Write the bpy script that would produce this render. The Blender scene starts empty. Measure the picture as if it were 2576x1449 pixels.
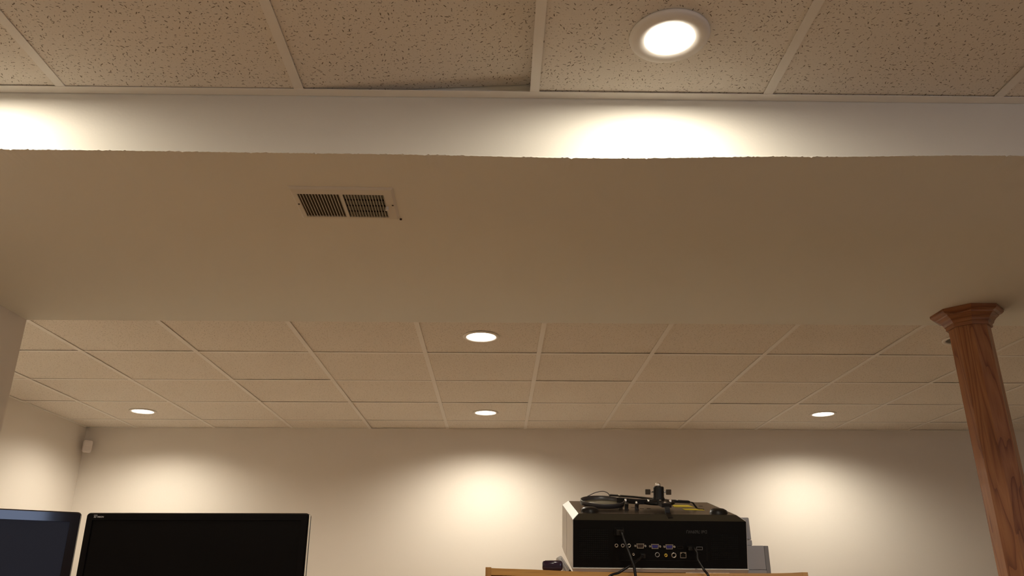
import bpy, bmesh, math, random
from mathutils import Matrix, Vector
random.seed(7)
sc = bpy.context.scene
C = sc.collection
PI = math.pi

# ------------------------------------------------------------------ camera, world, exposure
CAM_Z = 0.95
cam_d = bpy.data.cameras.new('camera'); cam = bpy.data.objects.new('camera', cam_d); C.objects.link(cam)
cam_d.sensor_width = 36.0; cam_d.lens = 27.93; cam_d.clip_start = 0.02
cam.location = (0, 0, CAM_Z)
cam.rotation_euler = (math.radians(90 + 20.80), 0, math.radians(-1.099))
sc.camera = cam
w = bpy.data.worlds.new('world'); sc.world = w; w.use_nodes = True
w.node_tree.nodes['Background'].inputs[0].default_value = (0.55, 0.68, 1.0, 1)
w.node_tree.nodes['Background'].inputs[1].default_value = 0.02
vs = sc.view_settings
vs.view_transform = 'Standard'; vs.look = 'None'; vs.gamma = 1.0; vs.use_curve_mapping = False
vs.exposure = 0.0
sc.cycles.diffuse_bounces = 4; sc.cycles.glossy_bounces = 3; sc.cycles.max_bounces = 5; sc.cycles.use_light_tree = False; sc.cycles.adaptive_threshold = 0.05; sc.cycles.caustics_reflective = False; sc.cycles.caustics_refractive = False
LAMP_COL = (1.0, 0.90, 0.74)
BACK_W = 64.0          # spot power of the open cans in the rear part of the room
FRONT_W = 5.6         # disc power of the flush lamps in the front part
NEAR_W = 13.0           # the flush lamps behind the viewer
WINDOW_W = 16.0

# daylight through the window in the wall behind the viewer
ld = bpy.data.lights.new('window_daylight', 'AREA'); lo = bpy.data.objects.new('window_daylight', ld); C.objects.link(lo)
ld.shape = 'RECTANGLE'; ld.size = 1.1; ld.size_y = 0.5; ld.color = (0.55, 0.68, 1.0); ld.energy = WINDOW_W
lo.location = (2.9, -3.47, 1.62); lo.rotation_euler = (math.radians(90), 0, 0)

# ------------------------------------------------------------------ dimensions
T = 0.61
HB = CAM_Z + 1.1886        # rear ceiling
HF = CAM_Z + 1.2105        # front ceiling
XB0, YB0 = -2.2167, 4.1266 # a node of the rear grid
XF0, YF = -1.1278, 1.7474  # front grid, front edge of the wall angle
YFACE = 1.777              # front face of the bulkhead
YREAR = 3.136              # rear edge of the bulkhead
ZBK = CAM_Z + 1.037        # underside
YW = 6.278                 # back wall
XL, XLF, XR, YN = -3.215, -1.935, 4.62, -3.4

# ------------------------------------------------------------------ materials
def nodes(m): return m.node_tree.nodes, m.node_tree.links
def mat(name, col, rough=0.6, metal=0.0, spec=0.5, emit=None, es=0.0, coat=0.0):
    m = bpy.data.materials.new(name); m.use_nodes = True
    b = m.node_tree.nodes['Principled BSDF']
    b.inputs['Base Color'].default_value = (*col, 1); b.inputs['Roughness'].default_value = rough
    b.inputs['Metallic'].default_value = metal; b.inputs['Specular IOR Level'].default_value = spec
    b.inputs['Coat Weight'].default_value = coat
    if emit: b.inputs['Emission Color'].default_value = (*emit, 1); b.inputs['Emission Strength'].default_value = es
    return m
def nd(ns, t, **kw):
    n = ns.new(t)
    for k, v in kw.items(): setattr(n, k, v)
    return n
def mth(ns, ls, op, a, b=None, c=None, clamp=False):
    n = ns.new('ShaderNodeMath'); n.operation = op; n.use_clamp = clamp
    for i, v in enumerate((a, b, c)):
        if v is None: continue
        if isinstance(v, (int, float)): n.inputs[i].default_value = v
        else: ls.new(v, n.inputs[i])
    return n.outputs[0]
def noise_bump(m, scale, strength, dist=0.002, detail=3):
    ns, ls = nodes(m); b = ns['Principled BSDF']
    tc = nd(ns, 'ShaderNodeTexCoord'); n = nd(ns, 'ShaderNodeTexNoise'); n.inputs['Scale'].default_value = scale; n.inputs['Detail'].default_value = detail
    ls.new(tc.outputs['Object'], n.inputs['Vector'])
    bp = nd(ns, 'ShaderNodeBump'); bp.inputs['Strength'].default_value = strength; bp.inputs['Distance'].default_value = dist
    ls.new(n.outputs['Fac'], bp.inputs['Height']); ls.new(bp.outputs[0], b.inputs['Normal'])
    return m
def mottled(m, c1, c2, scale, detail=4):
    ns, ls = nodes(m); b = ns['Principled BSDF']
    tc = nd(ns, 'ShaderNodeTexCoord'); n = nd(ns, 'ShaderNodeTexNoise'); n.inputs['Scale'].default_value = scale; n.inputs['Detail'].default_value = detail
    ls.new(tc.outputs['Object'], n.inputs['Vector'])
    r = nd(ns, 'ShaderNodeValToRGB'); r.color_ramp.elements[0].position = .3; r.color_ramp.elements[1].position = .7
    r.color_ramp.elements[0].color = (*c1, 1); r.color_ramp.elements[1].color = (*c2, 1)
    ls.new(n.outputs['Fac'], r.inputs[0]); ls.new(r.outputs[0], b.inputs['Base Color'])
    return m
PAINT = mat('wall_paint', (.80, .75, .68), .75, spec=.2)
SOFFIT = noise_bump(mat('bulkhead_paint', (.80, .775, .70), .75, spec=.25), 140, .22, .001)
METAL_WHITE = mat('white_enamel', (.90, .87, .82), .45, spec=.4)
CARPET = mottled(mat('carpet', (.4, .3, .2), .95, spec=.1), (.30, .215, .142), (.37, .27, .18), 60)

def tile_material(name, pit):
    m = mat(name, (.78, .72, .64), .9, spec=.15); ns, ls = nodes(m); b = ns['Principled BSDF']
    tc = nd(ns, 'ShaderNodeTexCoord'); oi = nd(ns, 'ShaderNodeObjectInfo')
    off = nd(ns, 'ShaderNodeVectorMath', operation='SCALE'); off.inputs[0].default_value = (37.0, 91.0, 0)
    ls.new(oi.outputs['Random'], off.inputs['Scale'])
    add = nd(ns, 'ShaderNodeVectorMath', operation='ADD'); ls.new(tc.outputs['Object'], add.inputs[0]); ls.new(off.outputs[0], add.inputs[1])
    flat = nd(ns, 'ShaderNodeVectorMath', operation='MULTIPLY'); ls.new(add.outputs[0], flat.inputs[0]); flat.inputs[1].default_value = (1, 1, 0)
    wob = nd(ns, 'ShaderNodeTexNoise'); wob.inputs['Scale'].default_value = 130; wob.inputs['Detail'].default_value = 2
    ls.new(flat.outputs[0], wob.inputs['Vector'])
    wc = nd(ns, 'ShaderNodeVectorMath', operation='SUBTRACT'); ls.new(wob.outputs['Color'], wc.inputs[0]); wc.inputs[1].default_value = (.5, .5, .5)
    wsx = nd(ns, 'ShaderNodeVectorMath', operation='SCALE'); ls.new(wc.outputs[0], wsx.inputs[0]); wsx.inputs['Scale'].default_value = .005
    warp = nd(ns, 'ShaderNodeVectorMath', operation='ADD'); ls.new(flat.outputs[0], warp.inputs[0]); ls.new(wsx.outputs[0], warp.inputs[1])
    masks = []
    for scale, L, Wd, keep, seed in ((58, .0043, .0013, .6, 0), (76, .0029, .0011, .5, 13.7), (120, .0015, .0010, .4, 5.1)):
        sh = nd(ns, 'ShaderNodeVectorMath', operation='ADD'); ls.new(warp.outputs[0], sh.inputs[0]); sh.inputs[1].default_value = (seed, seed * .7, 0)
        v = nd(ns, 'ShaderNodeTexVoronoi', voronoi_dimensions='2D'); v.inputs['Scale'].default_value = scale
        ls.new(sh.outputs[0], v.inputs['Vector'])
        d = nd(ns, 'ShaderNodeVectorMath', operation='SUBTRACT'); ls.new(sh.outputs[0], d.inputs[0]); ls.new(v.outputs['Position'], d.inputs[1])
        sp = nd(ns, 'ShaderNodeSeparateColor'); ls.new(v.outputs['Color'], sp.inputs[0])
        ang = mth(ns, ls, 'MULTIPLY', sp.outputs[0], 2 * PI)
        rot = nd(ns, 'ShaderNodeVectorRotate', rotation_type='Z_AXIS'); ls.new(d.outputs[0], rot.inputs['Vector']); ls.new(ang, rot.inputs['Angle'])
        sx = nd(ns, 'ShaderNodeSeparateXYZ'); ls.new(rot.outputs[0], sx.inputs[0])
        size = mth(ns, ls, 'MULTIPLY_ADD', sp.outputs[2], .8, .5)
        ex = mth(ns, ls, 'DIVIDE', sx.outputs[0], mth(ns, ls, 'MULTIPLY', size, L))
        ey = mth(ns, ls, 'DIVIDE', sx.outputs[1], Wd)
        r2 = mth(ns, ls, 'ADD', mth(ns, ls, 'POWER', mth(ns, ls, 'ABSOLUTE', ex), 2.0), mth(ns, ls, 'POWER', mth(ns, ls, 'ABSOLUTE', ey), 2.0))
        inside = nd(ns, 'ShaderNodeMapRange'); inside.inputs['From Min'].default_value = 1.15; inside.inputs['From Max'].default_value = .55
        ls.new(r2, inside.inputs['Value'])
        msk = mth(ns, ls, 'MULTIPLY', inside.outputs[0], mth(ns, ls, 'LESS_THAN', sp.outputs[1], keep))
        depth = mth(ns, ls, 'MULTIPLY_ADD', sp.outputs[2], .5, .5)
        masks.append(mth(ns, ls, 'MULTIPLY', msk, depth))
    mk = mth(ns, ls, 'MAXIMUM', mth(ns, ls, 'MAXIMUM', masks[0], masks[1]), mth(ns, ls, 'MULTIPLY', masks[2], .6))
    n2 = nd(ns, 'ShaderNodeTexNoise'); n2.inputs['Scale'].default_value = 240; n2.inputs['Detail'].default_value = 3; ls.new(flat.outputs[0], n2.inputs['Vector'])
    base = nd(ns, 'ShaderNodeMix', data_type='RGBA'); ls.new(n2.outputs['Fac'], base.inputs[0])
    base.inputs[6].default_value = (.78, .73, .66, 1); base.inputs[7].default_value = (.92, .87, .80, 1)
    mx = nd(ns, 'ShaderNodeMix', data_type='RGBA'); ls.new(mk, mx.inputs[0]); ls.new(base.outputs[2], mx.inputs[6]); mx.inputs[7].default_value = (*pit, 1)
    ls.new(mx.outputs[2], b.inputs['Base Color'])
    return m
TILE = tile_material('fissured_tile', (.19, .155, .11))
TILE_REAR = tile_material('fissured_tile_rear', (.42, .37, .30))

def oak(name, c_light, c_mid, c_dark, ring=14.0, along=(1, 1, .09), rough=.38, coat=.25):
    m = mat(name, c_mid, rough, coat=coat); ns, ls = nodes(m); b = ns['Principled BSDF']
    tc = nd(ns, 'ShaderNodeTexCoord'); mp = nd(ns, 'ShaderNodeMapping'); mp.inputs['Scale'].default_value = along
    ls.new(tc.outputs['Object'], mp.inputs['Vector'])
    n1 = nd(ns, 'ShaderNodeTexNoise'); n1.inputs['Scale'].default_value = 9; n1.inputs['Detail'].default_value = 3; n1.inputs['Roughness'].default_value = .45
    ls.new(mp.outputs[0], n1.inputs['Vector'])
    f = mth(ns, ls, 'FRACT', mth(ns, ls, 'MULTIPLY', n1.outputs['Fac'], ring))
    r = nd(ns, 'ShaderNodeValToRGB'); e = r.color_ramp.elements
    e[0].position = 0; e[0].color = (*c_dark, 1); e[1].position = 1; e[1].color = (*c_mid, 1)
    x = e.new(.22); x.color = (*c_mid, 1); x = e.new(.6); x.color = (*c_light, 1)
    ls.new(f, r.inputs[0])
    mp2 = nd(ns, 'ShaderNodeMapping'); mp2.inputs['Scale'].default_value = tuple(v if v == 1 else v * .35 for v in along); ls.new(tc.outputs['Object'], mp2.inputs['Vector'])
    n2 = nd(ns, 'ShaderNodeTexNoise'); n2.inputs['Scale'].default_value = 320; n2.inputs['Detail'].default_value = 2; ls.new(mp2.outputs[0], n2.inputs['Vector'])
    pores = nd(ns, 'ShaderNodeMapRange'); pores.inputs['From Min'].default_value = .52; pores.inputs['From Max'].default_value = .7
    ls.new(n2.outputs['Fac'], pores.inputs['Value'])
    mx = nd(ns, 'ShaderNodeMix', data_type='RGBA', blend_type='MIX')
    ls.new(mth(ns, ls, 'MULTIPLY', pores.outputs[0], .45), mx.inputs[0]); ls.new(r.outputs[0], mx.inputs[6]); mx.inputs[7].default_value = (*c_dark, 1)
    ls.new(mx.outputs[2], b.inputs['Base Color'])
    return m
OAK_RED = oak('red_oak', (.38, .155, .055), (.31, .115, .038), (.17, .05, .016))
OAK_CAP = oak('red_oak_moulding', (.30, .115, .04), (.25, .09, .03), (.16, .05, .016), ring=9, along=(.15, .15, 1))
OAK_GOLD = oak('golden_oak', (.62, .33, .085), (.55, .28, .065), (.36, .16, .035), ring=8, along=(.12, 1, 1))
OAK_GOLD_V = oak('golden_oak_upright', (.62, .33, .085), (.55, .28, .065), (.36, .16, .035), ring=8)
CABINET_BACK = mat('brown_back_panel', (.16, .07, .035), .6)
BLACK = mat('black_plastic', (.0045, .0038, .0034), .5, spec=.12)
BLACK_SATIN = mat('black_satin', (.014, .012, .010), .35, spec=.3)
BLACK_METAL = mat('black_metal', (.008, .0065, .0055), .4, spec=.25)
GLOSS = mat('gloss_black', (.004, .003, .0033), .3, spec=.1)
BEZEL = mat('gloss_bezel', (.008, .005, .006), .07, spec=.3)
SCREEN_OFF = mat('screen_off', (.004, .0032, .0032), .35, spec=.08)
SCREEN_ON = mat('screen_glow', (.008, .008, .010), .4, spec=.1, emit=(.40, .42, .62), es=.022)
SILVER = mat('silver_plastic', (.60, .58, .55), .35, metal=.15)
SILVER_DK = mat('grey_plastic', (.42, .41, .41), .45)
CHROME = mat('chrome', (.9, .89, .87), .2, metal=1.0)
NICKEL = mat('nickel', (.62, .60, .55), .3, metal=1.0)
GOLD = mat('gold_plate', (.85, .62, .12), .3, metal=.8)
BLUE = mat('blue_connector', (.035, .03, .20), .5)
YELLOW = mat('yellow_sticker', (.75, .60, .03), .6)
PRINT_GREY = mat('grey_print', (.065, .064, .06), .6)
PRINT_WHITE = mat('white_print', (.75, .75, .75), .6)
CORD = mat('black_cord', (.007, .006, .006), .35, spec=.35)
PURPLE = mat('purple_gloss', (.022, .006, .026), .12, coat=.3)
DISH = mat('grey_dish', (.045, .04, .04), .35)
DISH_IN = mat('dish_floor', (.26, .24, .17), .4)
SENSOR_W = mat('sensor_plastic', (.78, .72, .68), .5)
REFLECTOR = mat('lamp_reflector', (.88, .85, .8), .35)
REFLECTOR_OFF = mat('unlit_reflector', (.45, .43, .40), .5)  # same reflector in the unlit can, its dark inside put into the colour
BULB_ON = mat('bulb_lit', (.9, .9, .85), .5, emit=(1, .9, .74), es=9.0)
LENS_ON = mat('lens_lit', (.9, .9, .85), .5, emit=(1, .9, .74), es=17.0)
BULB_OFF = mat('bulb_unlit', (.30, .28, .22), .35)
GLASS = mat('window_glass', (.9, .95, 1), .02); GLASS.node_tree.nodes['Principled BSDF'].inputs['Transmission Weight'].default_value = 1.0
DARK = mat('dark_void', (.012, .010, .008), .9, spec=.05)

# ------------------------------------------------------------------ mesh helpers
def box(bm, x0, x1, y0, y1, z0, z1, M=None):
    vs_ = [bm.verts.new((x, y, z)) for z in (z0, z1) for y in (y0, y1) for x in (x0, x1)]
    if M is not None:
        for v in vs_: v.co = M @ v.co
    for f in ((0, 2, 3, 1), (4, 5, 7, 6), (0, 1, 5, 4), (2, 6, 7, 3), (0, 4, 6, 2), (1, 3, 7, 5)):
        bm.faces.new([vs_[i] for i in f])
    return vs_
def rbox(bm, x0, x1, y0, y1, z0, z1, r, seg=3, M=None):
    t = bmesh.new(); box(t, x0, x1, y0, y1, z0, z1)
    bmesh.ops.bevel(t, geom=t.edges[:], offset=r, segments=seg, profile=.5, affect='EDGES')
    merge(bm, t, M)
def merge(bm, t, M=None):
    mp = {}
    for v in t.verts: mp[v] = bm.verts.new(M @ v.co if M is not None else v.co)
    for f in t.faces:
        try: nf = bm.faces.new([mp[v] for v in f.verts]); nf.smooth = f.smooth
        except ValueError: pass
    t.free()
def lathe(bm, prof, n=32, M=None, smooth=True, close=False):
    rings = []
    for r, z in prof:
        if r < 1e-6: rings.append([bm.verts.new((0, 0, z))])
        else: rings.append([bm.verts.new((r * math.cos(2 * PI * k / n), r * math.sin(2 * PI * k / n), z)) for k in range(n)])
    new = [v for ring in rings for v in ring]
    prs = list(zip(rings, rings[1:])) + ([(rings[-1], rings[0])] if close else [])
    for a, b in prs:
        for k in range(n):
            k2 = (k + 1) % n
            if len(a) == 1 and len(b) == 1: continue
            if len(a) == 1: f = bm.faces.new((a[0], b[k2], b[k]))
            elif len(b) == 1: f = bm.faces.new((a[k], a[k2], b[0]))
            else: f = bm.faces.new((a[k], a[k2], b[k2], b[k]))
            f.smooth = smooth
    if M is not None:
        for v in new: v.co = M @ v.co
def prism(bm, pts, z0, z1, M=None):
    a = [bm.verts.new((x, y, z0)) for x, y in pts]; b = [bm.verts.new((x, y, z1)) for x, y in pts]
    n = len(pts)
    bm.faces.new(a[::-1]); bm.faces.new(b)
    for k in range(n): bm.faces.new((a[k], a[(k + 1) % n], b[(k + 1) % n], b[k]))
    if M is not None:
        for v in a + b: v.co = M @ v.co
def tube(bm, pts, r, n=8):
    pts = [Vector(p) for p in pts]; rings = []
    up = Vector((0, 0, 1))
    for i, p in enumerate(pts):
        d = (pts[min(i + 1, len(pts) - 1)] - pts[max(i - 1, 0)]).normalized()
        a = d.cross(up)
        if a.length < .05: a = d.cross(Vector((1, 0, 0)))
        a.normalize(); b = d.cross(a)
        rr = r[i] if isinstance(r, (list, tuple)) else r
        rings.append([bm.verts.new(p + (a * math.cos(2 * PI * k / n) + b * math.sin(2 * PI * k / n)) * rr) for k in range(n)])
    for a, b in zip(rings, rings[1:]):
        for k in range(n):
            f = bm.faces.new((a[k], a[(k + 1) % n], b[(k + 1) % n], b[k])); f.smooth = True
    bm.faces.new(rings[0][::-1]); bm.faces.new(rings[-1])
def smooth_path(pts, sub=8):
    pts = [Vector(p) for p in pts]; out = []
    P = [pts[0] * 2 - pts[1]] + pts + [pts[-1] * 2 - pts[-2]]
    for i in range(1, len(P) - 2):
        for k in range(sub):
            t = k / sub
            out.append(.5 * ((2 * P[i]) + (-P[i - 1] + P[i + 1]) * t + (2 * P[i - 1] - 5 * P[i] + 4 * P[i + 1] - P[i + 2]) * t * t + (-P[i - 1] + 3 * P[i] - 3 * P[i + 1] + P[i + 2]) * t ** 3))
    out.append(pts[-1]); return out
def link(name, bm, m, parent=None, bevel=0):
    if bevel: bmesh.ops.bevel(bm, geom=bm.edges[:], offset=bevel, segments=2, affect='EDGES')
    bmesh.ops.recalc_face_normals(bm, faces=bm.faces[:])
    me = bpy.data.meshes.new(name); bm.to_mesh(me); bm.free(); me.materials.append(m)
    o = bpy.data.objects.new(name, me); C.objects.link(o)
    if parent is not None: o.parent = parent
    return o
def inst(name, me, parent, loc=(0, 0, 0), rot=(0, 0, 0)):
    o = bpy.data.objects.new(name, me); C.objects.link(o); o.parent = parent; o.location = loc; o.rotation_euler = rot
    return o
def tag(o, label, cat, group=None):
    o['label'] = label; o['category'] = cat
    if group: o['group'] = group
    return o
def thing(name, label, cat, loc=(0, 0, 0), rot=(0, 0, 0), group=None):
    o = bpy.data.objects.new(name, None); C.objects.link(o); o.location = loc; o.rotation_euler = rot
    return tag(o, label, cat, group)
def struct(o, label, cat=None):
    o['kind'] = 'structure'; o['label'] = label
    if cat: o['category'] = cat
    return o
def bx(name, x0, x1, y0, y1, z0, z1, m, parent=None, bevel=0, r=0, seg=3):
    bm = bmesh.new()
    if r: rbox(bm, x0, x1, y0, y1, z0, z1, r, seg)
    else: box(bm, x0, x1, y0, y1, z0, z1)
    return link(name, bm, m, parent, bevel)
def text(name, body, size, m, parent, loc, rot, align='LEFT', squash=1.0):
    cu = bpy.data.curves.new(name, 'FONT'); cu.body = body; cu.size = size; cu.align_x = align; cu.align_y = 'CENTER'; cu.extrude = .0001
    tmp = bpy.data.objects.new(name, cu); C.objects.link(tmp)
    bpy.context.view_layer.update()
    me = bpy.data.meshes.new_from_object(tmp.evaluated_get(bpy.context.evaluated_depsgraph_get()))
    C.objects.unlink(tmp); bpy.data.objects.remove(tmp)
    me.materials.clear(); me.materials.append(m)
    o = bpy.data.objects.new(name, me); C.objects.link(o); o.parent = parent; o.location = loc; o.rotation_euler = rot; o.scale = (squash, 1, 1)
    return o

# ------------------------------------------------------------------ room shell
struct(bx('floor', XL - .3, XR + .3, YN - .3, YW + .3, -.1, 0, CARPET), 'tan carpet covering the whole basement floor', 'floor')
struct(bx('wall_back', XL - .12, XR + .12, YW, YW + .12, 0, HB + .25, PAINT), 'cream painted back wall below the tiled ceiling', 'wall')
struct(bx('wall_left', XL - .12, XL, YREAR, YW, 0, HB + .25, PAINT), 'cream painted left wall meeting the back wall', 'wall')
struct(bx('wall_left_front', XL - .12, XLF, YN, YREAR, 0, HF + .25, PAINT), 'cream wall end at the left edge under the bulkhead', 'wall')
struct(bx('wall_right', XR, XR + .12, YN, YW, 0, HF + .25, PAINT), 'cream painted right wall outside the frame', 'wall')
# wall behind the viewer with a window opening
WX0, WX1, WZ0, WZ1 = 2.25, 3.55, 1.33, 1.93
bm = bmesh.new()
for a in ((XLF, WX0, 0, HF + .25), (WX1, XR, 0, HF + .25), (WX0, WX1, 0, WZ0), (WX0, WX1, WZ1, HF + .25)): box(bm, a[0], a[1], YN - .2, YN, a[2], a[3])
struct(link('wall_near', bm, PAINT), 'cream painted wall behind the viewer with a small high window', 'wall')
bm = bmesh.new()
for a in ((WX0, WX1, WZ0, WZ0 + .04), (WX0, WX1, WZ1 - .04, WZ1), (WX0, WX0 + .04, WZ0, WZ1), (WX1 - .04, WX1, WZ0, WZ1)): box(bm, a[0], a[1], YN - .17, YN - .12, a[2], a[3])
win = struct(link('window_1', bm, METAL_WHITE), 'small white framed basement window behind the viewer', 'window')
bx('pane', WX0 + .04, WX1 - .04, YN - .146, YN - .14, WZ0 + .04, WZ1 - .04, GLASS, win)

# bulkhead (dropped soffit) with its slightly wavy, chipped lower front edge
def zedge(x):
    ks = [(-3, 1.041), (-1.15, 1.040), (-.36, 1.037), (.25, 1.0305), (.76, 1.041), (1.28, 1.050), (2.5, 1.05), (5, 1.045)]
    for (a, za), (b, zb) in zip(ks, ks[1:]):
        if a <= x <= b:
            t = (x - a) / (b - a); t = t * t * (3 - 2 * t); return CAM_Z + za + (zb - za) * t
    return CAM_Z + 1.04
bm = bmesh.new(); N = 1400; prev = None
xs = [XLF + (XR - XLF) * k / N for k in range(N + 1)]
for x in xs:
    z = zedge(x); j = random.uniform(-.0006, .0006)
    if random.random() < .10: j += random.choice((-1, 1, 1)) * random.uniform(.0008, .0026)
    row = [bm.verts.new(p) for p in ((x, YFACE, HF + .2), (x, YFACE, z + .004), (x, YFACE - .0012 + random.uniform(-.0006, .0006), z + j), (x, YFACE + .004, z + .0002),
                                     (x, YFACE + .12, (z + ZBK) / 2), (x, YFACE + .35, ZBK), (x, YREAR, ZBK), (x, YREAR, HB + .2))]
    if prev:
        for k in range(7):
            f = bm.faces.new((prev[k], row[k], row[k + 1], prev[k + 1])); f.smooth = k in (3, 4, 5)
        bm.faces.new((prev[7], row[7], row[0], prev[0]))
    prev = row
bulk = struct(link('ceiling_bulkhead', bm, SOFFIT), 'wide dropped bulkhead painted cream crossing the ceiling', 'bulkhead')

# ------------------------------------------------------------------ suspended ceilings
TT = .604
def tile_mesh(wx, wy, hole=0, m=None):
    bm = bmesh.new(); th = .016; x, y = wx / 2, wy / 2
    if not hole: box(bm, -x, x, -y, y, 0, th)
    else:
        n = 48; per = []
        for k in range(n):
            a = 2 * PI * k / n; c, s = math.cos(a), math.sin(a); q = min(x / abs(c) if abs(c) > 1e-6 else 9, y / abs(s) if abs(s) > 1e-6 else 9)
            per.append((c * q, s * q, c * hole, s * hole))
        o0 = [bm.verts.new((p[0], p[1], 0)) for p in per]; i0 = [bm.verts.new((p[2], p[3], 0)) for p in per]
        o1 = [bm.verts.new((p[0], p[1], th)) for p in per]; i1 = [bm.verts.new((p[2], p[3], th)) for p in per]
        for k in range(n):
            m_ = (k + 1) % n
            bm.faces.new((o0[k], o0[m_], i0[m_], i0[k])); bm.faces.new((o1[k], i1[k], i1[m_], o1[m_]))
            bm.faces.new((i0[k], i0[m_], i1[m_], i1[k])); bm.faces.new((o0[k], o1[k], o1[m_], o0[m_]))
    bmesh.ops.recalc_face_normals(bm, faces=bm.faces[:])
    me = bpy.data.meshes.new('ceiling_tile'); bm.to_mesh(me); bm.free(); me.materials.append(m or TILE); return me
cache = {}
def tile(parent, x0, x1, y0, y1, h, hole=0, tilt=None):
    wx, wy = round(x1 - x0 - .006, 3), round(y1 - y0 - .006, 3)
    key = (wx, wy, hole, TILE_REAR if parent is rear else TILE)
    if key not in cache: cache[key] = tile_mesh(*key)
    rx, ry = (random.uniform(-.0035, .0035) for _ in range(2))
    z = h + .0022 + abs(rx) * wy / 2 + abs(ry) * wx / 2
    if tilt: rx, ry, z = tilt
    return inst('ceiling_tile', cache[key], parent, ((x0 + x1) / 2, (y0 + y1) / 2, z), (rx, ry, 0))
def tee_mesh(L, wd=.024):
    bm = bmesh.new(); box(bm, -wd / 2, wd / 2, -L / 2, L / 2, 0, .0016); box(bm, -.001, .001, -L / 2, L / 2, .0016, .036)
    bmesh.ops.recalc_face_normals(bm, faces=bm.faces[:])
    me = bpy.data.meshes.new('tee'); bm.to_mesh(me); bm.free(); me.materials.append(METAL_WHITE); return me
def root(name, label):
    o = bpy.data.objects.new(name, None); C.objects.link(o); return struct(o, label, 'ceiling')

rear = root('ceiling_rear', 'suspended grid ceiling of speckled tiles behind the bulkhead')
R_CAN = .082
rear_cans = [(XB0 + 3.5 * T, YB0 - .5 * T), (XB0 + 3.5 * T, YB0 + 2.5 * T), (XB0 + 7.5 * T, YB0 + 2.5 * T), (XB0 - .5 * T, YB0 + 2.5 * T), (XB0 + 7.5 * T, YB0 - .5 * T), (XB0 - .5 * T, YB0 - .5 * T)]
gx = [XL] + [XB0 + i * T for i in range(-1, 12)] + [XR]
gy = [YREAR] + [YB0 + j * T for j in range(-1, 4)] + [YW]
for i in range(len(gx) - 1):
    for j in range(len(gy) - 1):
        if gx[i + 1] - gx[i] < .02: continue
        hole = R_CAN + .004 if any(gx[i] < cx < gx[i + 1] and gy[j] < cy < gy[j + 1] for cx, cy in rear_cans) else 0
        tile(rear, gx[i], gx[i + 1], gy[j], gy[j + 1], HB, hole)
mt = tee_mesh(YW - YREAR)
for x in gx[1:-1]: inst('main_tee', mt, rear, (x, (YW + YREAR) / 2, HB - .0004))
ct = {}
for i in range(len(gx) - 1):
    L = round(gx[i + 1] - gx[i] - .024, 3)
    if L < .03: continue
    if L not in ct: ct[L] = tee_mesh(L)
    for y in gy[1:-1]: inst('cross_tee', ct[L], rear, ((gx[i] + gx[i + 1]) / 2, y, HB + random.uniform(-.0002, .0004)), (0, 0, PI / 2))
bx('wall_angle', XL, XR, YW - .022, YW, HB - .0005, HB + .0012, METAL_WHITE, rear)
bx('wall_angle', XL, XL + .022, YREAR, YW, HB - .0005, HB + .0012, METAL_WHITE, rear)

front = root('ceiling_front', 'suspended grid ceiling of speckled tiles in front of the bulkhead')
fx = [XLF] + [XF0 + i * T for i in range(-1, 10)]
fx = [x for x in fx if x < XR - .02] + [XR]
YR1 = 1.215; fy = [YR1 - T, YR1, YFACE - .001]
for i in range(len(fx) - 1):
    for j in range(2):
        x0, x1 = fx[i], fx[i + 1]
        tilt = None
        if j == 1 and abs(x1 - (XF0 + 2 * T)) < .01:       # the tile knocked up off its bar at one corner
            rx, ry = .004, -.060; tilt = (rx, ry, HF + .003 + .060 * .30)
        tile(front, x0, x1, fy[j], fy[j + 1], HF, 0, tilt)
mt2 = tee_mesh(YFACE - .022 - (YR1 - T))
for x in fx[1:-1]: inst('main_tee', mt2, front, (x, (YFACE - .022 + YR1 - T) / 2, HF - .0004))
for i in range(len(fx) - 1):
    L = round(fx[i + 1] - fx[i] - .024, 3)
    if L not in ct: ct[L] = tee_mesh(L)
    for y in fy[:2]: inst('cross_tee', ct[L], front, ((fx[i] + fx[i + 1]) / 2, y, HF), (0, 0, PI / 2))
bm = bmesh.new(); NA = 60
for k in range(NA):                       # wall angle along the bulkhead, following its slight waver
    xa, xb = XLF + (XR - XLF) * k / NA, XLF + (XR - XLF) * (k + 1) / NA
    box(bm, xa, xb, YF, YFACE - .0014, HF - .0012, HF + .0006)
link('wall_angle', bm, METAL_WHITE, front)
bx('ceiling_panel', XLF, XR, YN, YR1 - T - .012, HF + .002, HF + .02, TILE, front)
# dark floor structure above the suspended ceilings
struct(bx('ceiling_deck', XL - .12, XR + .12, YN - .12, YW + .12, HF + .22, HF + .30, DARK), 'dark floor deck hidden above the suspended ceiling', 'ceiling')

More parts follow.
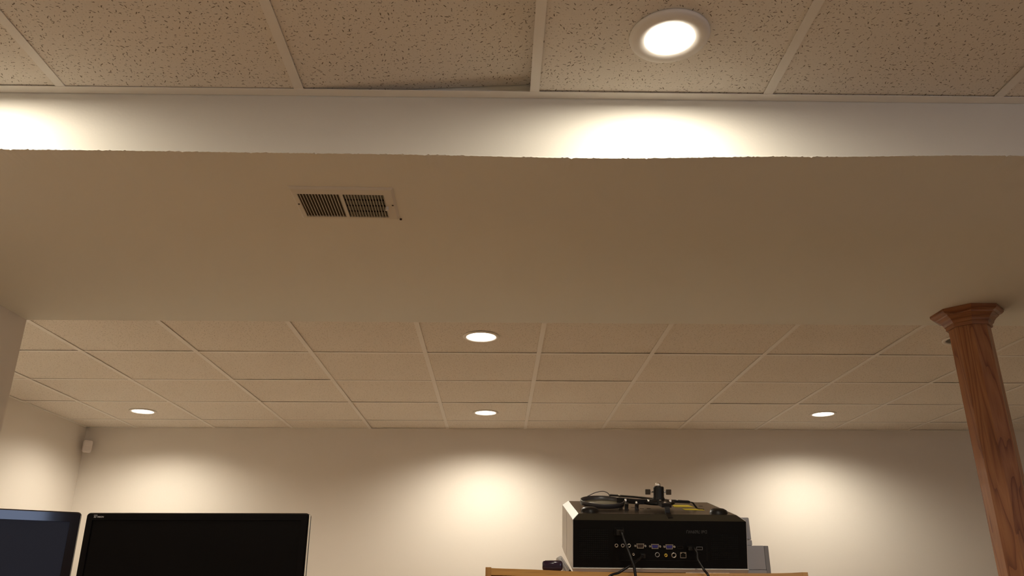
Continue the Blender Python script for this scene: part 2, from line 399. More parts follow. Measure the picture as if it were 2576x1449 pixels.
# ------------------------------------------------------------------ downlights
def spot(parent, z, power, size, blend, radius):
    l = bpy.data.lights.new('lamp_light', 'SPOT'); l.energy = power; l.color = LAMP_COL; l.spot_size = math.radians(size); l.spot_blend = blend; l.shadow_soft_size = radius
    o = bpy.data.objects.new('lamp_light', l); C.objects.link(o); o.parent = parent; o.location = (0, 0, z)
def can_light(x, y, label, lit=True, k=1.0):
    t = thing('recessed_downlight', label, 'downlight', (x, y, HB), group='recessed downlights in the rear ceiling')
    bm = bmesh.new(); lathe(bm, [(R_CAN - .009, .004), (R_CAN - .008, -.003), (R_CAN - .002, -.005), (R_CAN + .006, -.004), (R_CAN + .010, -.0005), (R_CAN + .010, .001), (R_CAN, .004)], 40, close=True)
    link('trim_ring', bm, METAL_WHITE, t)
    bm = bmesh.new(); lathe(bm, [(R_CAN - .008, .002), (R_CAN - .014, .04), (R_CAN - .022, .085), (.03, .11), (0, .112)], 40)
    link('reflector', bm, REFLECTOR if lit else REFLECTOR_OFF, t)
    bm = bmesh.new(); lathe(bm, [(0, -.004), (.018, -.0025), (.036, .003), (.048, .014), (.052, .028), (.046, .045), (.03, .07), (.022, .10)], 32)
    link('bulb', bm, BULB_ON if lit else BULB_OFF, t)
    if lit: spot(t, -.012, BACK_W * k, 157, .72, .045)
    return t
can_light(*rear_cans[0], 'lit round downlight right behind the bulkhead, above the middle of the photo')
can_light(*rear_cans[1], 'lit round downlight near the back wall, middle of the row of three', k=1.2)
can_light(*rear_cans[2], 'lit round downlight near the back wall, beside the wooden column', k=1.08)
can_light(*rear_cans[3], 'lit round downlight near the back wall, by the left corner sensor', k=.85)
can_light(*rear_cans[4], 'unlit round downlight half hidden behind the wooden column', lit=False)
can_light(*rear_cans[5], 'lit round downlight hidden above the left wall end')
def flush_light(x, y, label, power=FRONT_W):
    t = thing('flush_downlight', label, 'downlight', (x, y, HF), group='flush downlights in the front ceiling')
    bm = bmesh.new(); lathe(bm, [(.053, -.002), (.054, -.006), (.060, -.0095), (.072, -.0125), (.084, -.0115), (.091, -.008), (.0935, -.003), (.0935, .001), (.053, .001)], 56, close=True)
    link('trim_ring', bm, METAL_WHITE, t)
    bm = bmesh.new(); lathe(bm, [(0, -.0165), (.02, -.0155), (.038, -.0125), (.048, -.008), (.0535, -.002)], 40)
    link('lens', bm, LENS_ON, t)
    l = bpy.data.lights.new('lamp_light', 'AREA'); l.shape = 'DISK'; l.size = .10; l.energy = power; l.color = LAMP_COL
    o = bpy.data.objects.new('lamp_light', l); C.objects.link(o); o.parent = t; o.location = (0, 0, -.0175)
    spot(t, -.0175, power * .38, 176, .2, .05)
flush_light(XF0 + 2.5 * T, 1.52, 'large lit round downlight in the speckled front ceiling above the bulkhead')
flush_light(-1.315, 1.52, 'lit downlight just outside the left edge of the front ceiling')
for x in (-1.1, .4, 2.15): 
    flush_light(x, -1.0, power=NEAR_W, label={-1.1: 'lit downlight behind the viewer on the left', .4: 'lit downlight right behind the viewer', 2.15: 'lit downlight behind the viewer on the right'}[x])

# ------------------------------------------------------------------ air register in the underside of the bulkhead
v = thing('air_register', 'painted metal air vent set in the underside of the bulkhead', 'vent', (-.4345, 2.052, ZBK), (0, 0, math.radians(.8)))
X0, X1, Y0, Y1 = -.1465, .1425, -.098, .098       # face plate
OX0, OX1, OY0, OY1 = -.1285, .1125, -.062, .081   # opening
PLATE = mat('register_paint', (.72, .68, .60), .6, spec=.3)
bm = bmesh.new()
zo, zi = -.0012, -.0055
outer = [(X0, Y0), (X1, Y0), (X1, Y1), (X0, Y1)]; s_ = .007
mid = [(X0 + s_, Y0 + s_), (X1 - s_, Y0 + s_), (X1 - s_, Y1 - s_), (X0 + s_, Y1 - s_)]; inn = [(OX0, OY0), (OX1, OY0), (OX1, OY1), (OX0, OY1)]
rings = [[bm.verts.new((*p, z)) for p in ps] for ps, z in ((outer, 0), (outer, zo), (mid, zi), (inn, zi), (inn, 0))]
for a, b in zip(rings, rings[1:]):
    for k in range(4): bm.faces.new((a[k], a[(k + 1) % 4], b[(k + 1) % 4], b[k]))
link('face_plate', bm, PLATE, v)
xm = -.0065
bx('divider', xm - .004, xm + .004, OY0, OY1, zi - .0005, .0, PLATE, v)
bx('duct_shade', xm, OX1, OY0, OY1, -.0012, -.0006, DARK, v)  # flat near-black sheet, the darkness inside the opening put into its colour
bx('louver_gap_shade', OX0, xm, OY0, OY1, -.0014, -.0006, mat('shaded_gap_brown', (.085, .062, .035), .8), v)  # flat brown sheet, shade between the left louvers put into its colour
def louver(x, a):
    bm = bmesh.new(); M = Matrix.Translation((x, 0, -.0042)) @ Matrix.Rotation(a, 4, 'Y'); box(bm, -.0022, .0022, OY0, OY1, -.0004, .0004, M); return link('louver', bm, PLATE, v)
nl = 14
for k in range(nl):
    louver(OX0 + (xm - .004 - OX0) * (k + .75) / nl, math.radians(50))
for k in range(nl):
    louver(xm + .004 + (OX1 - xm - .004) * (k + .9) / nl, math.radians(-78))
DAMP = mat('damper_blade', (.10, .085, .05), .7)
for k in range(4):
    yb = OY0 + (OY1 - OY0) * (k + .55) / 4
    bm = bmesh.new(); box(bm, xm + .006, OX1 - .003, yb - .013, yb + .013, -.0022, -.0014); link('damper_blade', bm, DAMP, v)
for x, y in ((X0 + .011, .0), (X1 - .011, .0)):
    bm = bmesh.new(); lathe(bm, [(0, -.0075), (.002, -.0072), (.0032, -.0055)], 12, Matrix.Translation((x, y, 0))); link('screw', bm, mat('rusty_screw', (.05, .035, .02), .6), v)
bm = bmesh.new(); rbox(bm, -.003, .004, -.0055, .0055, -.016, -.005, .0012, 2, Matrix.Translation((OX1 + .001, .012, 0)) @ Matrix.Rotation(.5, 4, 'Z')); link('lever', bm, mat('lever_white', (.85, .8, .72), .5), v)
bm = bmesh.new(); rbox(bm, X1 - .001, X1 + .0055, Y1 - .003, Y1 + .004, -.004, .0, .001, 2); link('corner_chip', bm, mat('chip_dark', (.05, .02, .01), .7), v)

# ------------------------------------------------------------------ octagonal oak column
def octo(af): 
    R = af / 2 / math.cos(PI / 8); return [(R * math.cos(PI / 8 + k * PI / 4), R * math.sin(PI / 8 + k * PI / 4)) for k in range(8)]
col = thing('wooden_column', 'octagonal red oak column with moulded capital under the bulkhead', 'column', (1.879, 2.98, 0))
def octo_stack(name, prof, m, parent):
    bm = bmesh.new(); rings = [[bm.verts.new((x, y, z)) for x, y in octo(af)] for af, z in prof]
    for a, b in zip(rings, rings[1:]):
        for k in range(8): bm.faces.new((a[k], a[(k + 1) % 8], b[(k + 1) % 8], b[k]))
    bm.faces.new(rings[0][::-1]); bm.faces.new(rings[-1]); return link(name, bm, m, parent)
octo_stack('shaft', [(.138, 0), (.138, ZBK - .006)], OAK_RED, col)
zt = ZBK + .001
octo_stack('capital', [(.140, zt - .069), (.153, zt - .069), (.155, zt - .056), (.163, zt - .054), (.170, zt - .045), (.186, zt - .034), (.205, zt - .026), (.209, zt - .021), (.228, zt - .018), (.243, zt - .010), (.243, zt)], OAK_CAP, col)
octo_stack('base', [(.225, 0), (.225, .07), (.20, .085), (.17, .10), (.140, .105)], OAK_CAP, col)

# ------------------------------------------------------------------ corner sensor
se = thing('motion_sensor', 'small white motion sensor mounted high in the left back corner', 'sensor', (XL + .062, YW - .062, CAM_Z + .984), (0, 0, math.radians(45 - 12)))
bm = bmesh.new(); rbox(bm, -.034, .034, -.028, .012, 0, .094, .017, 5); o = link('housing', bm, SENSOR_W, se)
for p in o.data.polygons: p.use_smooth = True
bx('lens_window', -.022, .022, -.0295, -.02, .014, .046, mat('sensor_lens', (.77, .71, .67), .45), se, r=.004)
bx('bracket', -.014, .014, .010, .055, .02, .07, SENSOR_W, se)

# ------------------------------------------------------------------ bookcase
BX0, BX1, BY0, BY1 = -.030, .912, 2.45, 2.86
bk = thing('bookcase', 'golden oak bookcase carrying the projector', 'bookcase', (0, 0, 0))
ZL, ZR = CAM_Z + .0615, CAM_Z + .0478
bx('side_panel', BX0, BX0 + .0165, BY0, BY1, 0, ZL, OAK_GOLD_V, bk)
bx('side_panel', BX1 - .0165, BX1, BY0, BY1, 0, ZR, OAK_GOLD_V, bk)
bm = bmesh.new(); prev = None; NS = 24
def ztop(x):
    ks = [(BX0, .0595), (.10, .0555), (.228, .0500), (.454, .0458), (.80, .0448), (BX1, .0472)]
    for (a, za), (b, zb) in zip(ks, ks[1:]):
        if a <= x <= b: return CAM_Z + za + (zb - za) * (x - a) / (b - a)
    return CAM_Z + .047
for k in range(NS + 1):
    x = BX0 + .0165 + (BX1 - BX0 - .033) * k / NS; z = ztop(x)
    row = [bm.verts.new(p) for p in ((x, BY0 + .001, z), (x, BY0 + .001, z - .019), (x, BY1, z - .019), (x, BY1, z))]
    if prev:
        for a in range(4): bm.faces.new((prev[a], row[a], row[(a + 1) % 4], prev[(a + 1) % 4]))
    else: bm.faces.new(row)
    prev = row
bm.faces.new(prev[::-1])
link('top_board', bm, OAK_GOLD, bk)
bx('back_panel', BX0 + .0165, BX1 - .0165, BY1 - .006, BY1, .06, ZR - .006, CABINET_BACK, bk)
for z in (.08, .38, .68): bx('shelf', BX0 + .0165, BX1 - .0165, BY0 + .012, BY1 - .006, z - .018, z, OAK_GOLD, bk)
bx('plinth', BX0 + .0165, BX1 - .0165, BY0 + .02, BY0 + .035, 0, .062, OAK_GOLD, bk)

# ------------------------------------------------------------------ projector (upside down, tilted towards the viewer)
TILT, ROLL = math.radians(12), math.radians(.45)
pj = thing('video_projector', 'black and silver video projector lying upside down on the bookcase', 'projector', (.228, 2.5, CAM_Z + .061))
ex = Vector((math.cos(ROLL), 0, -math.sin(ROLL))); ey = Vector((0, math.cos(TILT), math.sin(TILT))); ez = ex.cross(ey).normalized(); ey = ez.cross(ex).normalized()
Mpj = Matrix((ex, ey, ez)).transposed()
pj.rotation_euler = Mpj.to_euler()
def pw(x, y, z): return Vector(pj.location) + Mpj @ Vector((x, y, z))
W_, D_, H1, H2 = .525, .385, .1375, .152
# main black body: rear face, sloped shoulder, base plate (which faces up)
bm = bmesh.new()
lo_ = [(0.002, 0, .002), (W_ - .002, 0, .002), (W_ - .002, D_, .002), (0.002, D_, .002)]
mi_ = [(0.002, 0, H1), (W_ - .002, 0, H1), (W_ - .002, D_, H1), (0.002, D_, H1)]
hi_ = [(.021, .032, H2), (W_ - .021, .032, H2), (W_ - .021, D_ - .01, H2), (.021, D_ - .01, H2)]
rr_ = [[bm.verts.new(p) for p in r] for r in (lo_, mi_, hi_)]
for a, b in zip(rr_, rr_[1:]):
    for k in range(4): bm.faces.new((a[k], a[(k + 1) % 4], b[(k + 1) % 4], b[k]))
bm.faces.new(rr_[0][::-1]); bm.faces.new(rr_[-1]); link('body', bm, BLACK, pj)
bm = bmesh.new(); prism(bm, [(.0225, .0335), (W_ - .0225, .0335), (W_ - .0225, D_ - .012), (.0225, D_ - .012)], H2 - .001, H2 + .0008); link('base_plate', bm, mat('base_plate_gloss', (.030, .021, .014), .22, spec=.5), pj)
bm = bmesh.new()                                       # satin shoulder along the rear edge
q4 = [(.0035, -.0004, H1 + .0008), (W_ - .0035, -.0004, H1 + .0008), (W_ - .0225, .0315, H2 + .0006), (.0225, .0315, H2 + .0006)]
a = [bm.verts.new(p) for p in q4]; b = [bm.verts.new((p[0], p[1] + .002, p[2] - .003)) for p in q4]
bm.faces.new(a); bm.faces.new(b[::-1]); [bm.faces.new((a[k], a[(k + 1) % 4], b[(k + 1) % 4], b[k])) for k in range(4)]
link('shoulder', bm, mat('olive_black', (.030, .026, .017), .45, spec=.3), pj)
def side(s):
    X = lambda v: v if s < 0 else W_ - v
    bm = bmesh.new()
    pts = [(X(.0), .001, .0), (X(.0), D_, .0), (X(.0), D_, H1 + .0006), (X(.0), .001, H1 + .0006)]
    a = [bm.verts.new(p) for p in pts]; b = [bm.verts.new((X(.003), p[1], p[2])) for p in pts]
    bm.faces.new(a); bm.faces.new(b); [bm.faces.new((a[k], a[(k + 1) % 4], b[(k + 1) % 4], b[k])) for k in range(4)]
    o = link('side_panel', bm, SILVER, pj)
    bm = bmesh.new()
    pts = [(X(.001), .0035, H1 + .0014), (X(.001), D_, H1 + .0014), (X(.0205), D_ - .01, H2 + .0012), (X(.0205), .0325, H2 + .0012)]
    a = [bm.verts.new(p) for p in pts]; b = [bm.verts.new((p[0] + (.003 if s < 0 else -.003), p[1], p[2] - .003)) for p in pts]
    bm.faces.new(a); bm.faces.new(b); [bm.faces.new((a[k], a[(k + 1) % 4], b[(k + 1) % 4], b[k])) for k in range(4)]
    link('side_bevel', bm, SILVER, pj)
    return o
side(-1); side(1)
bx('panel_seam', -.0006, .0006, .20, .2015, .0, H1, SILVER_DK, pj)
# silver lid (the projector's top, now facing down): a shell that narrows towards the shelf
bm = bmesh.new()
r0 = [(-.001, -.003, .0015), (W_ + .001, -.003, .0015), (W_ + .001, D_, .0015), (-.001, D_, .0015)]
r1 = [(-.001, -.003, -.0005), (W_ + .001, -.003, -.0005), (W_ + .001, D_, -.0005), (-.001, D_, -.0005)]
r2 = [(.002, .0, -.0108), (W_ - .002, .0, -.0108), (W_ - .004, D_ - .008, -.016), (.004, D_ - .008, -.016)]
rr_ = [[bm.verts.new(p) for p in r] for r in (r0, r1, r2)]
for a, b in zip(rr_, rr_[1:]):
    for k in range(4): bm.faces.new((a[k], a[(k + 1) % 4], b[(k + 1) % 4], b[k]))
bm.faces.new(rr_[0]); bm.faces.new(rr_[-1][::-1]); link('lid', bm, SILVER, pj)
bm = bmesh.new(); 
for p_, q_ in (((-.0065, -.0004), (-.0005, .0014)),):
    vv = [bm.verts.new(c) for c in ((0, p_[0], p_[1]), (W_, p_[0], p_[1]), (W_, q_[0], q_[1]), (0, q_[0], q_[1]), (0, q_[0], -.0012), (W_, q_[0], -.0012))]
    bm.faces.new((vv[0], vv[1], vv[2], vv[3])); bm.faces.new((vv[0], vv[4], vv[5], vv[1])); bm.faces.new((vv[0], vv[3], vv[4])); bm.faces.new((vv[1], vv[5], vv[2])); bm.faces.new((vv[3], vv[2], vv[5], vv[4]))
link('lid_rim', bm, mat('bright_rim', (.82, .80, .72), .3), pj)
bm = bmesh.new()                                       # hidden support block under the raised front
zsh = CAM_Z + .0452
tb = [Vector(pj.location) + Mpj @ Vector(p) for p in ((.12, .28, -.0155), (.40, .28, -.0155), (.40, .35, -.0168), (.12, .35, -.0168))]
inv = Mpj.inverted()
a = [bm.verts.new(inv @ (p - Vector(pj.location))) for p in tb]; b = [bm.verts.new(inv @ (Vector((p.x, p.y, ztop(p.x) + .0003)) - Vector(pj.location))) for p in tb]
bm.faces.new(a); bm.faces.new(b[::-1]); [bm.faces.new((a[k], a[(k + 1) % 4], b[(k + 1) % 4], b[k])) for k in range(4)]
link('front_foot', bm, BLACK, pj)
# adjustable feet
for x, y in ((.062, .088), (.462, .080)):
    bm = bmesh.new(); lathe(bm, [(0, .015), (.016, .0140), (.025, .0095), (.0285, 0)], 24, Matrix.Translation((x, y, H2))); link('levelling_foot', bm, BLACK_METAL, pj)
# grilles
GRILLE = mat('grille_bar', (.010, .010, .009), .45, spec=.15)
def grille(x0, x1, z0, z1):
    bm = bmesh.new(); box(bm, x0, x1, -.0006, 0, z0, z1); g = link('grille', bm, BLACK, pj)
    nr, nc = 14, 15; bm = bmesh.new()
    for r in range(nr):
        for c in range(nc):
            xa = x0 + (x1 - x0) * (c + .15) / nc; za = z0 + (z1 - z0) * (r + .35) / nr
            box(bm, xa, xa + (x1 - x0) / nc * .62, -.0016, -.0006, za, za + (z1 - z0) / nr * .34)
    o = link('grille_bar', bm, GRILLE, g); o['kind'] = 'stuff'
grille(.019, .108, .026, .112); grille(.415, .498, .025, .100)
# connector panel: recess lines
bm = bmesh.new(); box(bm, .1437, .403, -.0012, 0, .0224, .0234); box(bm, .402, .403, -.0010, 0, .023, .072); link('panel_edge', bm, BLACK_SATIN, pj)
RX = Matrix.Rotation(PI / 2, 4, 'X')   # lathe axis onto -y
def ring(name, x, z, ro, ri, m, depth=.004, inner=DARK):
    M = Matrix.Translation((x, 0, z)) @ RX
    bm = bmesh.new(); lathe(bm, [(ri, 0), (ri, depth), (ro * .92, depth), (ro, depth * .7), (ro, 0)], 20, M); o = link(name, bm, m, pj)
    bm = bmesh.new(); lathe(bm, [(0, .0006), (ri, .0006)], 16, M); link('socket', bm, inner, o)
    return o
for x in (.131, .150, .169): ring('trigger_jack', x, .0655, .0056, .0032, NICKEL)
ring('audio_jack', .1819, .0405, .0038, .002, NICKEL)
ring('round_socket', .2533, .0399, .0068, .0056, SILVER, .003)
r_ = ring('video_socket', .2783, .039, .0050, .0022, GOLD, .007)
ring('coaxial_socket', .3021, .0392, .0080, .0050, NICKEL, .006)
def dsub(x, z, core):
    w, h = .0115, .0068
    def outline(w, h, sl=.0016): return [(-w + sl, -h), (w - sl, -h), (w, h), (-w, h)]
    M = Matrix.Translation((x, 0, z)) @ RX
    o_, i_ = outline(w, h), outline(w - .0018, h - .0018)
    bm = bmesh.new(); ra = [[bm.verts.new((*p, zz)) for p in ps] for ps, zz in ((o_, 0), (o_, .003), (i_, .003), (i_, .0006))]
    for a, b in zip(ra, ra[1:]):
        for k in range(4): bm.faces.new((a[k], a[(k + 1) % 4], b[(k + 1) % 4], b[k]))
    for vv in bm.verts: vv.co = M @ vv.co
    o = link('data_port', bm, NICKEL, pj)
    bm = bmesh.new(); prism(bm, outline(w - .0022, h - .0030), 0, .0022, M); link('port_core', bm, core, o)
    for s in (-1, 1):
        bm = bmesh.new(); lathe(bm, [(.0012, .0008), (.0012, .004), (.0030, .004), (.0034, 0)], 10, M @ Matrix.Translation((s * .0152, 0, 0))); link('port_screw', bm, NICKEL, o)
dsub(.2025, .0647, mat('dark_core', (.03, .015, .01), .5)); dsub(.2466, .0639, BLUE); dsub(.2895, .0631, BLUE)
def frame_port(name, x, z, w, h, m, t=.0012):
    bm = bmesh.new()
    for a in ((x - w, x + w, z - h, z - h + t), (x - w, x + w, z + h - t, z + h), (x - w, x - w + t, z - h, z + h), (x + w - t, x + w, z - h, z + h)): box(bm, a[0], a[1], -.0022, 0, a[2], a[3])
    o = link(name, bm, m, pj); bx('socket', x - w + t, x + w - t, -.0006, 0, z - h + t, z + h - t, DARK, o); return o
nk = frame_port('network_port', .3307, .0394, .0090, .0082, NICKEL, .0014)
bx('port_tab', .3307 - .008, .3307 - .004, -.0024, -.0006, .0440, .0470, NICKEL, nk); bx('port_tab', .3307 + .004, .3307 + .008, -.0024, -.0006, .0440, .0470, NICKEL, nk)
frame_port('usb_port', .3801, .0593, .0092, .0046, mat('dull_nickel', (.32, .32, .32), .35, metal=.8))
frame_port('digital_port', .3228, .0611, .0085, .0042, BLACK_SATIN)
frame_port('power_inlet', .1398, .1055, .0135, .0105, BLACK_SATIN)
text('model_name', 'Dell 7609WU', .0135, PRINT_GREY, pj, (.4045, -.0006, .1075), (PI / 2, PI, 0), 'LEFT', .82)
# stickers and slots on the upturned base
for pts in (((.362, .285), (.416, .287), (.422, .226), (.356, .222)), ((.372, .186), (.430, .183), (.436, .144), (.374, .148))):
    bm = bmesh.new(); prism(bm, pts, H2 + .0008, H2 + .0012); link('warning_sticker', bm, YELLOW, pj)
bm = bmesh.new()
for x, y in ((.215, .20), (.240, .175), (.262, .175), (.06, .20), (.452, .26)): box(bm, x - .006, x + .006, y - .003, y + .003, H2 + .0006, H2 + .0011)
o = link('slot', bm, DARK, pj); o['kind'] = 'stuff'

# ceiling mount bolted to the base
ZM = H2 + .022
bm = bmesh.new(); lathe(bm, [(0, ZM - .009), (.050, ZM - .009), (.054, ZM - .006), (.054, ZM), (.036, ZM + .005), (0, ZM + .007)], 32, Matrix.Translation((.298, .2, 0)))
mo = link('ceiling_mount', bm, BLACK_METAL, pj)
bm = bmesh.new(); lathe(bm, [(0, 0), (.021, 0), (.0195, .006), (.0172, .010), (.0170, .040), (.0158, .043), (.010, .0435), (0, .0435)], 28, Matrix.Translation((.300, .2, ZM + .003))); link('post', bm, BLACK_METAL, mo)
bm = bmesh.new(); lathe(bm, [(0, .0575), (.004, .0570), (.0078, .0545), (.0095, .050), (.0090, .046), (.007, .0425)], 24, Matrix.Translation((.2985, .2, ZM + .002))); link('ball', bm, CHROME, mo)
for s in (-1, 1):
    bm = bmesh.new(); rbox(bm, .2985 + s * .034 - .0085, .2985 + s * .034 + .0085, .196, .204, ZM + .0205, ZM + .0375, .0015, 2); k_ = link('wing_knob', bm, mat('knob_brown', (.05, .035, .022), .3), mo)
    bm = bmesh.new(); tube(bm, [(.2985 + s * .016, .2, ZM + .029), (.2985 + s * .028, .2, ZM + .029)], .0022, 8); link('knob_shaft', bm, CHROME, k_)
def arm(pts, wd, th):
    bm = bmesh.new(); pts = [Vector(p) for p in pts]; prev = None
    for i, p in enumerate(pts):
        d = pts[min(i + 1, len(pts) - 1)] - pts[max(i - 1, 0)]; h = Vector((d.x, d.y, 0))
        if h.length < 1e-5: h = Vector((0, 1, 0))
        s = Vector((-h.y, h.x, 0)).normalized() * wd / 2
        n = s.cross(d).normalized() * th / 2
        row = [bm.verts.new(p + s + n), bm.verts.new(p - s + n), bm.verts.new(p - s - n), bm.verts.new(p + s - n)]
        if prev:
            for k in range(4): bm.faces.new((prev[k], row[k], row[(k + 1) % 4], prev[(k + 1) % 4]))
        else: bm.faces.new(row)
        prev = row
    bm.faces.new(prev[::-1]); return link('arm', bm, BLACK_METAL, mo)
arm([(.300, .215, ZM + .004), (.235, .25, ZM + .007), (.152, .285, ZM + .009)], .022, .0045)
arm([(.300, .195, ZM - .001), (.23, .19, ZM - .001), (.170, .220, ZM + .001)], .026, .015)
arm([(.190, .205, ZM - .002), (.190, .165, ZM - .004), (.187, .150, ZM - .006), (.186, .150, H2 + .001), (.186, .135, H2 + .001)], .012, .003)
arm([(.235, .195, ZM - .004), (.220, .150, ZM - .006), (.219, .147, ZM - .008), (.218, .146, H2 + .001), (.218, .135, H2 + .001)], .012, .003)
arm([(.300, .205, ZM + .001), (.36, .21, ZM - .001), (.402, .212, ZM - .003)], .020, .008)
arm([(.398, .212, ZM - .002), (.412, .205, ZM - .004), (.421, .185, H2 + .002), (.424, .165, H2 + .0015), (.438, .160, H2 + .0015)], .005, .003)
arm([(.302, .190, ZM - .001), (.298, .10, ZM + .001), (.296, .058, ZM + .002)], .030, .012)
arm([(.296, .062, ZM - .002), (.296, .052, ZM - .003), (.296, .048, ZM - .010), (.296, .046, H2 + .003), (.2965, .030, H2 - .001), (.298, .012, H2 - .0085)], .015, .0045)
for x, y, z in ((.182, .268, ZM + .010), (.262, .175, ZM + .004), (.299, .172, ZM + .004), (.325, .140, ZM + .008), (.362, .21, ZM + .003), (.318, .232, ZM + .004), (.297, .085, ZM + .007), (.222, .17, ZM - .002), (.190, .185, ZM + .004)):
    bm = bmesh.new(); lathe(bm, [(0, .004), (.0028, .0034), (.0042, .0012), (.0045, -.004)], 12, Matrix.Translation((x, y, z))); link('bolt', bm, CHROME, mo)

# lens cap: a shallow grey dish lying on the projector's base, with a wire loop
def on_base(name, x, y, z, rx, ry, label, cat):
    t = thing(name, label, cat); t.matrix_world = Matrix.Translation(pw(x, y, z)) @ Mpj.to_4x4() @ Matrix.Rotation(rx, 4, 'X') @ Matrix.Rotation(ry, 4, 'Y'); return t
lc = on_base('lens_cap', .116, .205, H2 + .0085, .085, .01, 'shallow round grey lens cap lying beside the mount on the projector', 'lens cap')
bm = bmesh.new(); lathe(bm, [(.066, 0), (.0715, .001), (.0722, .0135), (.0715, .0155), (.0690, .0155), (.0682, .004), (.066, 0)], 48); link('rim', bm, DISH, lc)
bm = bmesh.new(); lathe(bm, [(0, .0012), (.0675, .0012), (.0675, .004), (0, .004)], 48); link('disc', bm, DISH_IN, lc)
bm = bmesh.new(); tube(bm, smooth_path([(-.042, .058, .015), (-.015, .062, .027), (.010, .064, .031), (.026, .062, .026), (.034, .058, .015)]), .0013, 6); link('wire_loop', bm, DISH, lc)
for x, y in ((-.048, -.04), (.055, -.035)):
    bm = bmesh.new(); rbox(bm, x - .006, x + .006, y - .006, y + .006, -.0035, .002, .001, 2); link('clip', bm, DISH, lc)

# ------------------------------------------------------------------ cables
def cable(name, label, pts, r, plug):
    t = thing(name, label, 'cable')
    bm = bmesh.new(); tube(bm, smooth_path(pts), r, 10); link('cord', bm, CORD, t)
    bm = bmesh.new(); M = Matrix.Translation(pts[0]) @ Mpj.to_4x4(); rbox(bm, *plug, .0012, 2, M); link('plug', bm, BLACK_SATIN, t)
    return t
p0 = pw(.1398, -.004, .1055)
cable('power_cord', 'black power cord hanging from the upper left socket of the projector', [p0, p0 + Vector((.003, -.026, -.004)), p0 + Vector((.009, -.034, -.028)), (.390, 2.412, CAM_Z + .085), (.398, 2.405, CAM_Z + .045), (.406, 2.40, CAM_Z - .10), (.412, 2.40, .3), (.44, 2.38, .012), (.6, 2.36, .009)], .0042, (-.011, .011, -.020, .004, -.008, .008))
p0 = pw(.2081, -.004, .0384)
cable('signal_cable', 'black cable leaving the projector to the lower left, crossing the power cord', [p0, p0 + Vector((-.004, -.022, -.004)), p0 + Vector((-.026, -.038, -.018)), (.392, 2.43, CAM_Z + .067), (.356, 2.42, CAM_Z + .047), (.312, 2.405, CAM_Z + .020), (.27, 2.395, CAM_Z - .12), (.25, 2.39, .3), (.25, 2.37, .012), (.1, 2.35, .008)], .0034, (-.007, .007, -.016, .004, -.006, .006))
p0 = pw(.350, -.004, .0613)
cable('video_cable', 'black video cable hanging from the right side sockets of the projector', [p0, p0 + Vector((.006, -.030, -.003)), p0 + Vector((.012, -.040, -.018)), (.590, 2.44, CAM_Z + .083), (.601, 2.425, CAM_Z + .055), (.612, 2.405, CAM_Z + .020), (.622, 2.40, CAM_Z - .12), (.64, 2.39, .3), (.65, 2.37, .012), (.8, 2.35, .0085)], .0036, (-.009, .009, -.024, .004, -.005, .005))

# ------------------------------------------------------------------ small things on the bookcase
zz = ztop(.17) + .0003
pc = thing('purple_case', 'small glossy dark purple rounded case left of the projector', 'case', (.1695, 2.52, zz))
bm = bmesh.new(); rbox(bm, -.0305, .0305, -.016, .016, 0, .0295, .0085, 5); o = link('shell', bm, PURPLE, pc)
for p in o.data.polygons: p.use_smooth = True
bx('seam', -.0303, .0303, -.0162, .0162, .0128, .0134, BLACK, pc, r=.0002, seg=1)
sg = thing('silver_gadget', 'silver rounded handset leaning beside the projector and the purple case', 'gadget', (.229, 2.56, ztop(.229) + .0006), (0, math.radians(-33), 0))
bm = bmesh.new(); rbox(bm, -.018, .0, -.03, .03, .004, .058, .0075, 4); o = link('body', bm, SILVER, sg)
for p in o.data.polygons: p.use_smooth = True
bx('trim_strip', -.0192, -.0165, -.0315, -.029, .010, .052, CHROME, sg, r=.0008, seg=2)
bx('base', -.0155, .0, -.0285, .0285, .0, .010, BLACK_SATIN, sg, r=.003, seg=3)
bx('ridge', -.0075, -.0045, -.0312, -.029, .012, .050, SILVER_DK, sg, r=.0008, seg=2)

pn = thing('photo_printer', 'boxy silver grey photo printer standing right of the projector', 'printer', (.835, 2.70, ztop(.835) + .0004))
bx('body', -.050, .0365, 0, .12, .0145, .0885, SILVER_DK, pn, bevel=.001)
bx('base', -.050, .0372, -.0008, .12, 0, .0136, SILVER_DK, pn, bevel=.001)
bx('end_cap', .0375, .0515, .001, .118, 0, .0880, mat('grey_end', (.27, .26, .25), .45), pn, bevel=.001)
bm = bmesh.new()
a = [bm.verts.new(p) for p in ((-.050, .01, .1075), (.0015, .01, .1075), (-.0005, .01, .1775), (-.050, .01, .1775))]
b = [bm.verts.new((v.co.x, .05, v.co.z)) for v in a]
bm.faces.new(a); bm.faces.new(b); [bm.faces.new((a[k], a[(k + 1) % 4], b[(k + 1) % 4], b[k])) for k in range(4)]
link('paper_tray', bm, SILVER_DK, pn, bevel=.0015)
bx('tray_insert', -.048, -.0065, .008, .012, .110, .168, mat('tray_grey', (.30, .29, .28), .35), pn, bevel=.001)
bx('tray_hinge', -.050, .0025, .008, .052, .0893, .1065, SILVER_DK, pn, bevel=.0015)

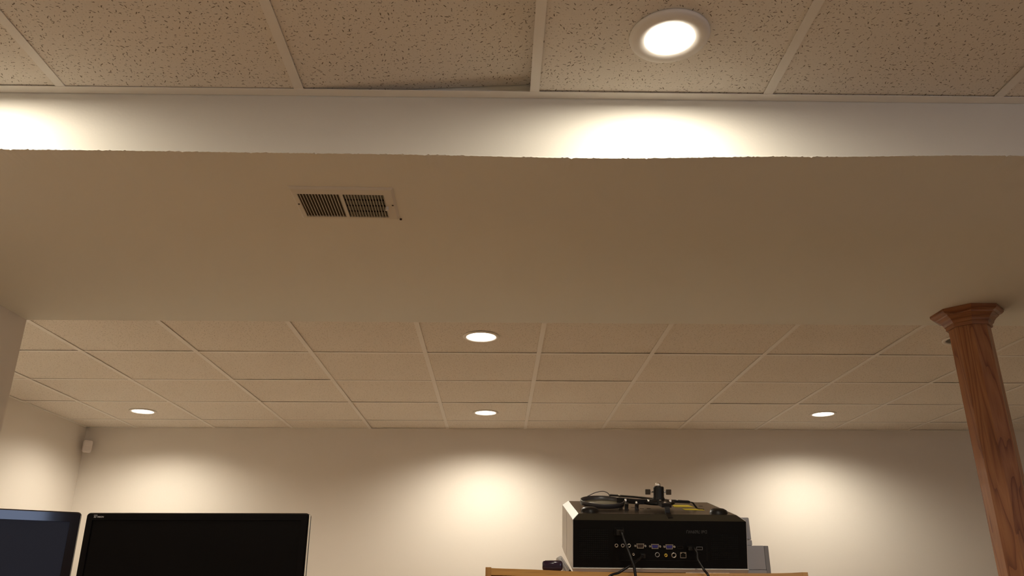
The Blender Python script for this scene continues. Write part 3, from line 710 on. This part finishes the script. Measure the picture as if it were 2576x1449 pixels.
# ------------------------------------------------------------------ monitors, with the desk they stand on
def monitor(name, label, loc, rotz, wd, ht, bez, m_bez, m_scr, corner):
    t = thing(name, label, 'monitor', loc, (0, 0, rotz))     # origin: top right corner of the front, local x to the left is negative
    def rr(w0, w1, h0, h1, r, n=6):
        pts = []
        for cx, cy, a0 in ((w1 - r, h1 - r, 0), (w0 + r, h1 - r, PI / 2), (w0 + r, h0 + r, PI), (w1 - r, h0 + r, 1.5 * PI)):
            for k in range(n + 1): a = a0 + PI / 2 * k / n; pts.append((cx + r * math.cos(a), cy + r * math.sin(a)))
        return pts
    O_ = rr(-wd, 0, -ht, 0, corner); I_ = rr(-wd + bez, -bez, -ht + bez * 1.2, -bez, .0015)
    bm = bmesh.new()
    def loop(pts, y, s=0): return [bm.verts.new((x, y, z)) for x, z in pts]
    sh = rr(-wd + .003, -.003, -ht + .003, -.003, max(corner - .003, .001))
    Ls = [loop(O_, .030), loop(O_, .006), loop(sh, .0), loop(I_, .0), loop(I_, .0045)]
    for a, b in zip(Ls, Ls[1:]):
        n = len(a)
        for k in range(n):
            f = bm.faces.new((a[k], a[(k + 1) % n], b[(k + 1) % n], b[k]))
    bm.faces.new(Ls[0]); link('bezel', bm, m_bez, t)
    bm = bmesh.new(); prism(bm, [(x, z) for x, z in I_], -.0050, -.0035, RX); link('screen', bm, m_scr, t)
    bx('rear_shell', -wd + .04, -.04, .030, .062, -ht + .04, -.04, BLACK, t, r=.008)
    zb = -loc[2] + .74
    bx('stand_neck', -wd / 2 - .035, -wd / 2 + .035, .062, .085, zb + .015, -ht * .45, BLACK, t, r=.004)
    bx('stand_base', -wd / 2 - .13, -wd / 2 + .13, -.06, .15, zb, zb + .018, GLOSS, t, r=.006)
    return t
YM = 2.02
m2 = monitor('computer_monitor', 'black switched off monitor with a small sticker in its top corner', (-.4575, YM, CAM_Z + .1755), 0, .539, .335, .017, GLOSS, SCREEN_OFF, .008)
bx('edge_strip', -.0006, .0008, .0055, .016, -.327, -.004, CHROME, m2)
text('sticker_line', 'NVIDIA', .0026, PRINT_WHITE, m2, (-.5195, -.0004, -.0062), (PI / 2, 0, 0))
text('sticker_text', '3D VISION', .0052, PRINT_WHITE, m2, (-.5195, -.0004, -.0102), (PI / 2, 0, 0))
m1 = monitor('computer_monitor', 'glossy bezelled monitor with a faint blue screen at the left edge', (-1.0055, 2.02, CAM_Z + .1765), math.radians(34), .55, .34, .0235, BEZEL, SCREEN_ON, .010)
dk = thing('desk', 'wooden desk under the two monitors', 'desk', (0, 0, 0))
bx('desktop', -1.70, -.30, 1.45, 2.30, .71, .74, OAK_GOLD, dk, bevel=.003)
for x in (-1.66, -.36):
    for y in (1.50, 2.24): bx('leg', x - .025, x + .025, y - .025, y + .025, 0, .71, OAK_GOLD_V, dk)
